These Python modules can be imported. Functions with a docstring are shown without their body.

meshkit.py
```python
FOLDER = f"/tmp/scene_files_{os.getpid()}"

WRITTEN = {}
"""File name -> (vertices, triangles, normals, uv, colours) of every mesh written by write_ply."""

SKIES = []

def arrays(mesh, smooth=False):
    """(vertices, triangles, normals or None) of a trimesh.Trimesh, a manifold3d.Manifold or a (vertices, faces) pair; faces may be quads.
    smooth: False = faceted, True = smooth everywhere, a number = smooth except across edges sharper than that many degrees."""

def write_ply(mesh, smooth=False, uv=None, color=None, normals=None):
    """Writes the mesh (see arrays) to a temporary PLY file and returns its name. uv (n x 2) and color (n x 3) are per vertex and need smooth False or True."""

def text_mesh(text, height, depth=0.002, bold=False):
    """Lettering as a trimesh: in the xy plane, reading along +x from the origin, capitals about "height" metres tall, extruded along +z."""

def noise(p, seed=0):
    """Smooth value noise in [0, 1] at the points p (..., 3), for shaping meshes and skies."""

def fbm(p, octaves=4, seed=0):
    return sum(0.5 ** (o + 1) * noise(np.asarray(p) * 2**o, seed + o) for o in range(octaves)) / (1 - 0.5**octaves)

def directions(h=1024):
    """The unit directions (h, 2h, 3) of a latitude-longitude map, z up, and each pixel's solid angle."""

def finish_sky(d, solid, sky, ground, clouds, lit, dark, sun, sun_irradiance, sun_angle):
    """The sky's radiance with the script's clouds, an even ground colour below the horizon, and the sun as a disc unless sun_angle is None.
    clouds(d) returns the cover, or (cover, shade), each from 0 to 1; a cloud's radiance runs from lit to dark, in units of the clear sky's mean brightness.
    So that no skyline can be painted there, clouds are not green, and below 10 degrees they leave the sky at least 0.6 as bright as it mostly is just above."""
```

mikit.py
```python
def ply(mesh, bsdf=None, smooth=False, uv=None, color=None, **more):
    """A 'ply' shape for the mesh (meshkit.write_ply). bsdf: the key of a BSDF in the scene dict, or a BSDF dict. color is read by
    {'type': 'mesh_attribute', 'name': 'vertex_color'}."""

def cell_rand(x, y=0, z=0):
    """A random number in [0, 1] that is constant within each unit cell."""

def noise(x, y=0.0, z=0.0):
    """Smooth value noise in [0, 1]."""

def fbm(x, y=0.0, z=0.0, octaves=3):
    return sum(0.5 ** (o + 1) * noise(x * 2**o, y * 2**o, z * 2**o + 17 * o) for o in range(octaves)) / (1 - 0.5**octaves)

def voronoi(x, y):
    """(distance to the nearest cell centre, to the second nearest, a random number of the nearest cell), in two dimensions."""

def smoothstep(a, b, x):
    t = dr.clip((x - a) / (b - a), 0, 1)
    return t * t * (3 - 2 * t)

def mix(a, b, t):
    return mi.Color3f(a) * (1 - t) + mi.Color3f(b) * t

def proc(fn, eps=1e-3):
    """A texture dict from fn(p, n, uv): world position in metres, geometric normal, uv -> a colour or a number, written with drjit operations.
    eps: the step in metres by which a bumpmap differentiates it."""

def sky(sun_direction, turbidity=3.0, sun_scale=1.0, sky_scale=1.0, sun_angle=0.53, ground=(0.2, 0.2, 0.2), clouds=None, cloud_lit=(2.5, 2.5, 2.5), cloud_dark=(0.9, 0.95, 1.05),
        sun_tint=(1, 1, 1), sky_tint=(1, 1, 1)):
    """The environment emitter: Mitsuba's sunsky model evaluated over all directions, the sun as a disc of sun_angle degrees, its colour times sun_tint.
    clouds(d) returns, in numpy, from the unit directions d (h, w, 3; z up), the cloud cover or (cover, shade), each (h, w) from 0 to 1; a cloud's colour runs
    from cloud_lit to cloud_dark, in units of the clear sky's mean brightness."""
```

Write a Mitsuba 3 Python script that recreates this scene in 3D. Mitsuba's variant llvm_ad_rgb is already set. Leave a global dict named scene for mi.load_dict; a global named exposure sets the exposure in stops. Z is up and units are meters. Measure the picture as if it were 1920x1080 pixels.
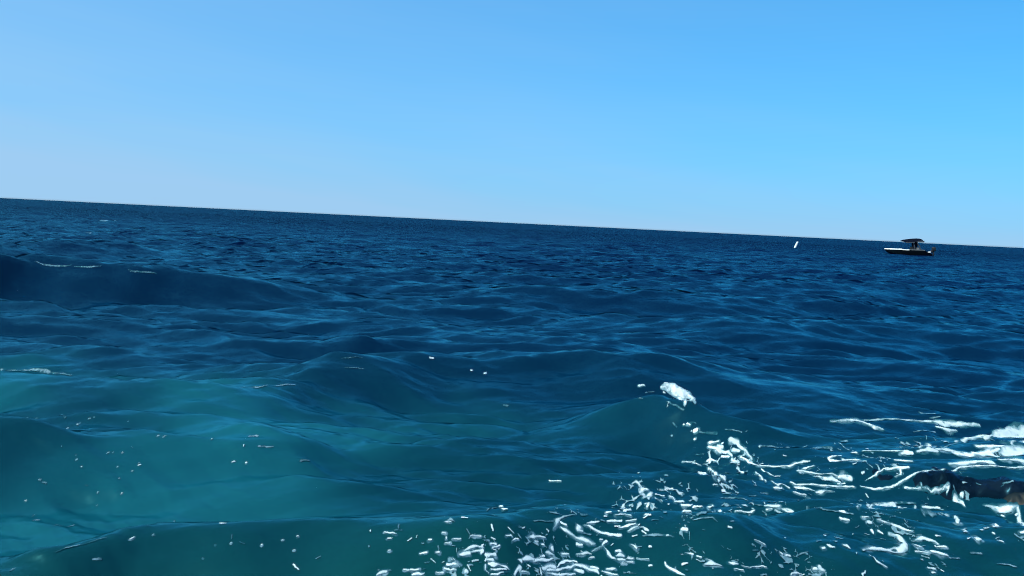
import math
import numpy as np
import drjit as dr
import trimesh
from scipy.interpolate import PchipInterpolator
from scipy.spatial import cKDTree
import manifold3d as m3
import mitsuba as mi
import mikit
import meshkit

T = mi.ScalarTransform4f
scene, labels = {}, {}

# ------------------------------------------------------------------ camera, sky, exposure
# x to the right along the shore, y out to sea, z up; mean water level z = 0.  The phone is held 1.8 m
# above the water and tilted 2.8 degrees anticlockwise.
ROLL, PITCH, EYE = math.radians(2.80), math.radians(4.19), 1.8
fwd = np.array([0, math.cos(PITCH), -math.sin(PITCH)])
up0 = np.array([0, math.sin(PITCH), math.cos(PITCH)])
up = math.cos(ROLL) * up0 - math.sin(ROLL) * np.array([1.0, 0, 0])
scene['camera'] = {'type': 'perspective', 'fov': 60.0, 'fov_axis': 'x', 'near_clip': 0.05, 'far_clip': 90000.0,
                   'to_world': T().look_at(origin=[0, 0, EYE], target=(np.array([0, 0, EYE]) + fwd).tolist(), up=up.tolist())}
SUN = np.array([-0.90, -0.46, 0.86]) / np.linalg.norm([-0.90, -0.46, 0.86])


def haze_veil(d):
    """thin milky haze: thickest at the horizon, brighter round the sun"""
    low = np.exp(-np.maximum(d[..., 2], 0) / .115)
    glow = np.exp(-(np.degrees(np.arccos(np.clip(d @ SUN, -1, 1))) / 76.0) ** 1.8)
    wisps = meshkit.fbm(np.stack([d[..., 0] * 4, d[..., 1] * 4, d[..., 2] * 26 + d[..., 0] * 3], -1), 4, 8) - .5
    return np.clip(.80 * low + 1.35 * glow + .22 * wisps * (.15 + low + glow), 0, .95), 0.0


scene['daylight'] = mikit.sky(SUN, turbidity=2.5, sky_tint=(0.03, 0.91, 1.36), sun_tint=(0.72, 0.95, 1.15), clouds=haze_veil, cloud_lit=(1.13, 1.90, 2.75))
exposure = 2.0

rng = np.random.default_rng(11)


def sstep(a, b, x):
    t = np.clip((x - a) / (b - a), 0, 1)
    return t * t * (3 - 2 * t)


def n2(x, y, seed=0):
    return meshkit.noise(np.stack([x, y, 0 * x + 0.37], -1), seed) - 0.5


# ------------------------------------------------------------------ the sea surface: a height for each (x, y)
# swells that run in to the shore: crest line (x, y, height), width of the face towards the shore, width of the back
SWELLS = [
    ([(-40, 25, .3), (-25, 25.5, .34), (-17.6, 27.6, .38), (-16.7, 28.9, .38), (-14.5, 31.5, .38), (-12.5, 33.0, .30), (-10.3, 33.6, .12), (-7, 34, 0)], 1.7, 3.6),
    ([(-30, 14, .55), (-15, 15, .66), (-10, 15.8, .72), (-9.5, 16.4, .72), (-8.6, 16.9, .72), (-7.3, 17.1, .68), (-6.4, 17.4, .55), (-5.4, 17.6, .40), (-4.4, 18.1, .15), (-3, 18.5, 0)], .68, 1.6),
    ([(-3.6, 11.4, 0), (-2.7, 11.4, .08), (-2.1, 11.4, .2), (-1.8, 11.55, .22), (-1.3, 11.8, .15), (-.5, 12.2, 0)], .35, .8),
    ([(-3.6, 8.2, 0), (-2.6, 8.3, .10), (-2.1, 8.5, .18), (-1.8, 8.9, .25), (-1.4, 9.3, .27), (-.6, 9.9, .30), (.3, 9.95, .31), (1.2, 10.0, .31), (1.9, 10.4, .32), (2.9, 10.8, .25), (3.8, 10.7, .15), (5.5, 10.6, 0)], .85, 1.3),
    ([(-8, 5.6, .1), (-3.7, 5.9, .18), (-2.9, 6.1, .20), (-2.4, 6.1, .23), (-1.9, 6.1, .23), (-1.5, 6.0, .16), (-1.1, 5.8, .05), (-.6, 5.7, 0)], .42, .8),
    ([(-6, 3.0, .15), (-2.2, 3.65, .22), (-1.95, 3.75, .28), (-1.6, 4.05, .31), (-1.2, 4.12, .33), (-.7, 4.15, .33), (-.3, 4.17, .33), (.2, 4.35, .32), (.6, 4.55, .29), (1.0, 4.5, .29), (1.6, 4.8, .27), (2.3, 4.95, .25), (2.9, 4.95, .24), (6, 5.2, .15)], .42, .62),
    ([(.2, 7.7, 0), (.7, 7.85, .16), (1.1, 7.95, .31), (1.4, 7.90, .42), (1.65, 7.72, .36), (2.0, 7.4, .20), (2.5, 7.0, .10), (3.1, 6.8, .05), (4, 6.7, 0)], .36, .75),
    ([(-9, 12.6, .0), (-5.6, 12.2, .16), (-4.4, 12.0, .18), (-3.4, 11.7, .10), (-2.5, 11.5, 0)], .5, .9),
    ([(0, 14.2, 0), (2, 14.5, .12), (4, 15.2, .20), (7, 16.2, .24), (10, 16.5, .2), (16, 17, .1)], 1.2, 1.8),
    ([(-2, 20, 0), (1, 20.5, .2), (4, 21, .22), (8, 22.5, .12), (12, 23, 0)], 1.4, 2.2),
    ([(3, 27, 0), (8, 28, .22), (14, 29, .26), (22, 31, .1)], 1.8, 2.6),
]
NC = 84
LAM = np.exp(np.linspace(math.log(.16), math.log(7.0), NC)) * rng.uniform(.93, 1.07, NC)
ANG = rng.normal(0, 1, NC) * np.where(LAM < 1.0, .30, .42)
KX, KY = 2 * np.pi / LAM * np.sin(ANG), 2 * np.pi / LAM * np.cos(ANG)
PH = rng.uniform(0, 6.283, NC)
AMP = LAM / (2 * np.pi) * .050 * np.where(LAM > 2.5, .60, np.where(LAM < 1.1, np.where(LAM > .28, 2.0, 1.55), .75))

# cat's-paws: the finest wavelets, a hand's breadth apart
FINE = np.random.default_rng(23)
LF = np.exp(np.linspace(math.log(.065), math.log(.16), 26)) * FINE.uniform(.95, 1.05, 26)
AF = FINE.normal(0, .30, 26)
LAM, KX, KY = np.append(LAM, LF), np.append(KX, 2 * np.pi / LF * np.sin(AF)), np.append(KY, 2 * np.pi / LF * np.cos(AF))
PH, AMP, NC = np.append(PH, FINE.uniform(0, 6.283, 26)), np.append(AMP, LF / (2 * np.pi) * .075), NC + 26


def swell(x, y):
    """(height, how much this spot lies on a smooth wave face)"""
    h, face = np.zeros_like(x), np.zeros_like(x)
    for line, wf, wb in SWELLS:
        a = np.array(line, float)
        xc = np.clip(x, a[0, 0], a[-1, 0])
        yc = PchipInterpolator(a[:, 0], a[:, 1])(xc) + wf * (.55 * n2(x / (2.2 * wf), y * 0, 5) + .25 * n2(x / (.7 * wf), y * 0 + 3, 6))
        hc = PchipInterpolator(a[:, 0], a[:, 2])(xc)
        s = y - yc
        prof = np.where(s < 0, np.exp(-np.abs(s / wf) ** 1.7), 1 / (1 + (s / wb) ** 2) ** 1.5)
        h += hc * (prof - .28 * np.exp(-((s + 1.9 * wf) / wf) ** 2))
        face = np.maximum(face, np.exp(-((s + .75 * wf) / (.62 * wf)) ** 2) * sstep(.04, .2, hc))
    h = h - .09 * np.exp(-((x - 3.5) / .8) ** 2 - ((y - 6.05 + .3 * (x - 3.2)) / .24) ** 2)      # backwash hollow before the ledge
    return h, face


def sea_height(x, y, cell=None):
    h, face = swell(x, y)
    # wind gusts: patches of the surface are smoother than others
    gust = .75 + .9 * n2(x / 3.1, y / 2.2, 1) + .5 * n2(x / 1.1, y / .8, 2)
    gust = np.clip(gust, .42, 1.5) * (1 - .35 * face)
    wx, wy = x + .5 * n2(x / 1.7, y / 1.7, 3), y + .5 * n2(x / 1.7, y / 1.7, 4)
    for k in range(NC):
        w = 1.0 if cell is None else sstep(1.6, 3.2, LAM[k] / cell)
        if cell is not None and not np.any(w > 0):
            continue
        s = np.sin(KX[k] * wx + KY[k] * wy + PH[k])
        g = gust if LAM[k] < 1.6 else 1.0
        h = h + AMP[k] * w * g * ((np.exp(.8 * s) - 1.166) / .88)
    return h



# the wet ledge at the right: height of its flat top along x, steep towards the shore, sloping away to sea
LEDGE = np.array([(2.50, -.10), (2.66, .02), (2.79, .10), (2.92, .08), (3.06, .14), (3.22, .175), (3.36, .13), (3.50, .15), (3.63, .17), (3.78, .15), (4.0, .20), (4.4, .15), (5.3, .20), (5.5, -.1)])


def rock_height(x, y):
    wx, wy = x + .12 * n2(x / .21, y / .2, 31) + .04 * n2(x / .07, y / .07, 35), y + .10 * n2(x / .25, y / .19, 32) + .03 * n2(x / .08, y / .06, 36)
    s = wy - 6.44 + .30 * (x - 2.9)
    q = np.where(s < 0, np.abs(s) / .17, np.abs(s) / .36)
    h = PchipInterpolator(LEDGE[:, 0], LEDGE[:, 1])(np.clip(wx, 2.5, 5.5)) * .85 + .01 - .24 * q ** 2.2
    h = h + .09 * n2(x / .17, y / .13, 33) + .055 * n2(x / .06, y / .05, 34) + .022 * n2(x / .028, y / .03, 37)
    return np.maximum(h, -.5)


BOULDER = (3.66, 6.12, .10, .16, .10)


def boulder_height(x, y):
    hx, hy, hz, a, b = BOULDER
    q = ((x + .08 * n2(x / .15, y / .15, 41) - hx) / a) ** 2 + ((y - hy) / b) ** 2
    return np.maximum(hz * (1 - q) - .2 * np.maximum(q - 1, 0) + .07 * n2(x / .07, y / .07, 42) + .02 * n2(x / .025, y / .025, 43), -.5)


def top_height(x, y):
    return np.maximum(np.maximum(sea_height(x, y), rock_height(x, y)), boulder_height(x, y))


# a fan of rings that grow with distance, so that cells stay about as fine as the eye resolves them
rows = [1.6]
while rows[-1] < 260:
    rows.append(rows[-1] * 1.0052)
while rows[-1] < 40000:
    rows.append(rows[-1] * 1.022)
rows = np.array(rows)
az = np.radians(np.concatenate([np.arange(-88, -36, .7), np.arange(-36, 36, .098), np.arange(36, 88.1, .7)]))
RR, AA = np.meshgrid(rows, az, indexing='ij')
X, Y = RR * np.sin(AA), RR * np.cos(AA)
cell = np.repeat(np.gradient(rows)[:, None], len(az), 1)
Z = sea_height(X, Y, cell)
nr, na = X.shape
idx = np.arange(nr * na).reshape(nr, na)
quads = np.stack([idx[:-1, :-1], idx[:-1, 1:], idx[1:, 1:], idx[1:, :-1]], -1).reshape(-1, 4)
sv = np.stack([X, Y, Z], -1).reshape(-1, 3)
sf = np.vstack([quads[:, [0, 1, 2]], quads[:, [0, 2, 3]]])
if np.cross(sv[sf[0, 1]] - sv[sf[0, 0]], sv[sf[0, 2]] - sv[sf[0, 0]])[2] < 0:
    sf = sf[:, ::-1]


def water_colour(p, n, uv):
    off = dr.log(dr.maximum(p.y, 1.0)) / math.log(10)          # tens of metres offshore: the bottom drops away
    c = mikit.mix((.0012, .034, .054), (.0002, .012, .041), mikit.smoothstep(.70, 1.1, off))
    c = mikit.mix(c, (.0001, .0012, .036), mikit.smoothstep(1.1, 2.0, off))
    c = mikit.mix((.0028, .052, .049), c, mikit.smoothstep(3.6, 5.4, p.y + 1.2 * mikit.noise(p.x * .8, p.y)))
    # sand stirred up in the shallows, in drifting clouds, most of it on the left
    side = .40 + .60 * mikit.smoothstep(2.0, -2.0, p.x)
    silt = mikit.fbm(p.x * .55 + 3, p.y * .5, 0.0, 4) * side * mikit.smoothstep(3.8, 5.2, p.y) * mikit.smoothstep(1.14, .88, off)
    return mikit.mix(c, (.0040, .076, .104), mikit.smoothstep(.22, .62, silt))


def water_breeze(p, n, uv):
    off = dr.log(dr.maximum(p.y, 1.0)) / math.log(10)          # the breeze is stronger offshore
    return mikit.smoothstep(1.4, 2.3, off)


def ripple(p, n, uv):
    fine = mikit.fbm(p.x * 7 + .8 * mikit.noise(p.y * 3), p.y * 17, 0.0, 2) * (.25 + mikit.noise(p.x * .9, p.y * 1.3))
    return mikit.fbm(p.x * 1.1, p.y * 2.2, 0.0, 3) * (mikit.smoothstep(6.0, 40.0, p.y) + .8 * mikit.smoothstep(40.0, 200.0, p.y)) + .055 * fine * mikit.smoothstep(60.0, 15.0, p.y) - mikit.fbm(p.x * 1.1, p.y * 2.2, 0.0, 3) * 1.8 * mikit.smoothstep(1500.0, 6000.0, p.y)


def water(alpha):
    return {'type': 'roughplastic', 'distribution': 'ggx', 'alpha': alpha, 'int_ior': 1.33, 'specular_reflectance': {'type': 'rgb', 'value': [.22, .88, 1.0]},
            'diffuse_reflectance': mikit.proc(water_colour)}


scene['water_material'] = {'type': 'bumpmap', 'scale': 0.16, 'nested': mikit.proc(ripple, eps=.010),
                           'bsdf': {'type': 'blendbsdf', 'weight': mikit.proc(water_breeze), 'calm': water(.035), 'ruffled': water(.20)}}
scene['sea'] = mikit.ply((sv, sf), 'water_material', smooth=True, uv=sv[:, :2])
labels['sea'] = {'kind': 'structure', 'label': 'dark blue sea with small swells running in to the shore'}

# ------------------------------------------------------------------ materials of the things
def plain(name, rgb, rough=.4, spec=.5, metal=0.0, var=.15, freq=6.0, **more):
    def f(p, n, uv, rgb=rgb, var=var, freq=freq):
        return mi.Color3f(rgb) * (1 - var + 2 * var * mikit.fbm(p.x * freq, p.y * freq, p.z * freq, 3))
    scene[name] = {'type': 'twosided', 'bsdf': {'type': 'principled', 'base_color': mikit.proc(f), 'roughness': rough, 'specular': spec, 'metallic': metal, **more}}


plain('hull_paint', (.001, .0015, .004), .3, .2)
plain('white_gelcoat', (.78, .78, .78), .3, .5, var=.06)
plain('dark_canvas', (.003, .006, .018), .8, .1)
plain('dark_metal', (.03, .035, .05), .4, .5)
plain('black_plastic', (.01, .01, .014), .35, .5)
plain('grey_vinyl', (.12, .13, .15), .6, .3)
plain('buoy_white', (.82, .83, .82), .45, .4, var=.08)
plain('buoy_band', (.70, .70, .66), .5, .4)
plain('tinted_screen', (.01, .015, .025), .1, .5)


def entry(key, mesh, mat, smooth=30, to_world=None):
    d = mikit.ply(mesh, mat, smooth=smooth)
    if to_world is not None:
        d['to_world'] = to_world
    scene[key] = d


def rbox(c, size, r=.03):
    s = np.array(size) / 2 - r
    pts = [m3.Manifold.sphere(r, 8).translate([c[0] + sx * s[0], c[1] + sy * s[1], c[2] + sz * s[2]]) for sx in (-1, 1) for sy in (-1, 1) for sz in (-1, 1)]
    return tm(m3.Manifold.batch_hull(pts))


def tm(m):
    g = m.to_mesh()
    return trimesh.Trimesh(g.vert_properties[:, :3], g.tri_verts, process=False)


def tube(pts, r):
    out = []
    for a, b in zip(pts[:-1], pts[1:]):
        out.append(m3.Manifold.batch_hull([m3.Manifold.sphere(r, 10).translate(list(a)), m3.Manifold.sphere(r, 10).translate(list(b))]))
    return tm(m3.Manifold.batch_boolean(out, m3.OpType.Add))


def loft(sections):
    """sections (n, k, 3) skinned and capped"""
    s = np.asarray(sections, float)
    n, k, _ = s.shape
    v = s.reshape(-1, 3)
    f = []
    for i in range(n - 1):
        for j in range(k):
            a, b = i * k + j, i * k + (j + 1) % k
            f += [[a, b, b + k], [a, b + k, a + k]]
    c0, c1 = len(v), len(v) + 1
    v = np.vstack([v, s[0].mean(0), s[-1].mean(0)])
    for j in range(k):
        f += [[c0, (j + 1) % k, j], [c1, (n - 1) * k + j, (n - 1) * k + (j + 1) % k]]
    m = trimesh.Trimesh(v, f, process=True)
    m.fix_normals()
    return m


# ------------------------------------------------------------------ the wet ledge and the brown boulder beside it
def ledge(fn, x0, x1, y0, y1, step):
    gx, gy = np.meshgrid(np.arange(x0, x1, step), np.arange(y0, y1, step), indexing='ij')
    gz = np.maximum(fn(gx, gy), -.45)
    gz[[0, -1]] = -.45
    gz[:, [0, -1]] = -.45
    a, b = gx.shape
    ii = np.arange(a * b).reshape(a, b)
    q = np.stack([ii[:-1, :-1], ii[1:, :-1], ii[1:, 1:], ii[:-1, 1:]], -1).reshape(-1, 4)
    f = np.vstack([q[:, [0, 1, 2]], q[:, [0, 2, 3]]])
    v = np.stack([gx, gy, gz], -1).reshape(-1, 3)
    keep = (v[f][:, :, 2] > -.44).any(1)
    return trimesh.Trimesh(v, f[keep], process=True)


def ledge_colour(p, n, uv):
    a = mikit.fbm(p.x * 5, p.y * 5, p.z * 8, 4)
    return mikit.mix((.0008, .004, .009), (.004, .010, .020), mikit.smoothstep(.4, .75, a))


def boulder_colour(p, n, uv):
    a = mikit.fbm(p.x * 14, p.y * 14, p.z * 14, 4)
    return mikit.mix((.006, .012, .013), (.060, .052, .040), mikit.smoothstep(.35, .7, a))


scene['wet_ledge_material'] = {'type': 'roughplastic', 'distribution': 'ggx', 'alpha': .07, 'int_ior': 1.33, 'diffuse_reflectance': mikit.proc(ledge_colour), 'specular_reflectance': {'type': 'rgb', 'value': [.24, .70, 1.0]}}
scene['boulder_material'] = {'type': 'principled', 'base_color': mikit.proc(boulder_colour), 'roughness': .45, 'specular': .35}
scene['rock_ledge'] = mikit.ply(ledge(rock_height, 2.3, 5.4, 6.0, 7.3, .014), 'wet_ledge_material', smooth=True)
labels['rock_ledge'] = {'label': 'low black wet rock ledge awash with foam at the right', 'category': 'rock'}
scene['boulder'] = mikit.ply(ledge(boulder_height, 3.4, 4.3, 5.85, 6.5, .011), 'boulder_material', smooth=True)
labels['boulder'] = {'label': 'small brown boulder in front of the black ledge at the right edge', 'category': 'rock'}

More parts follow.
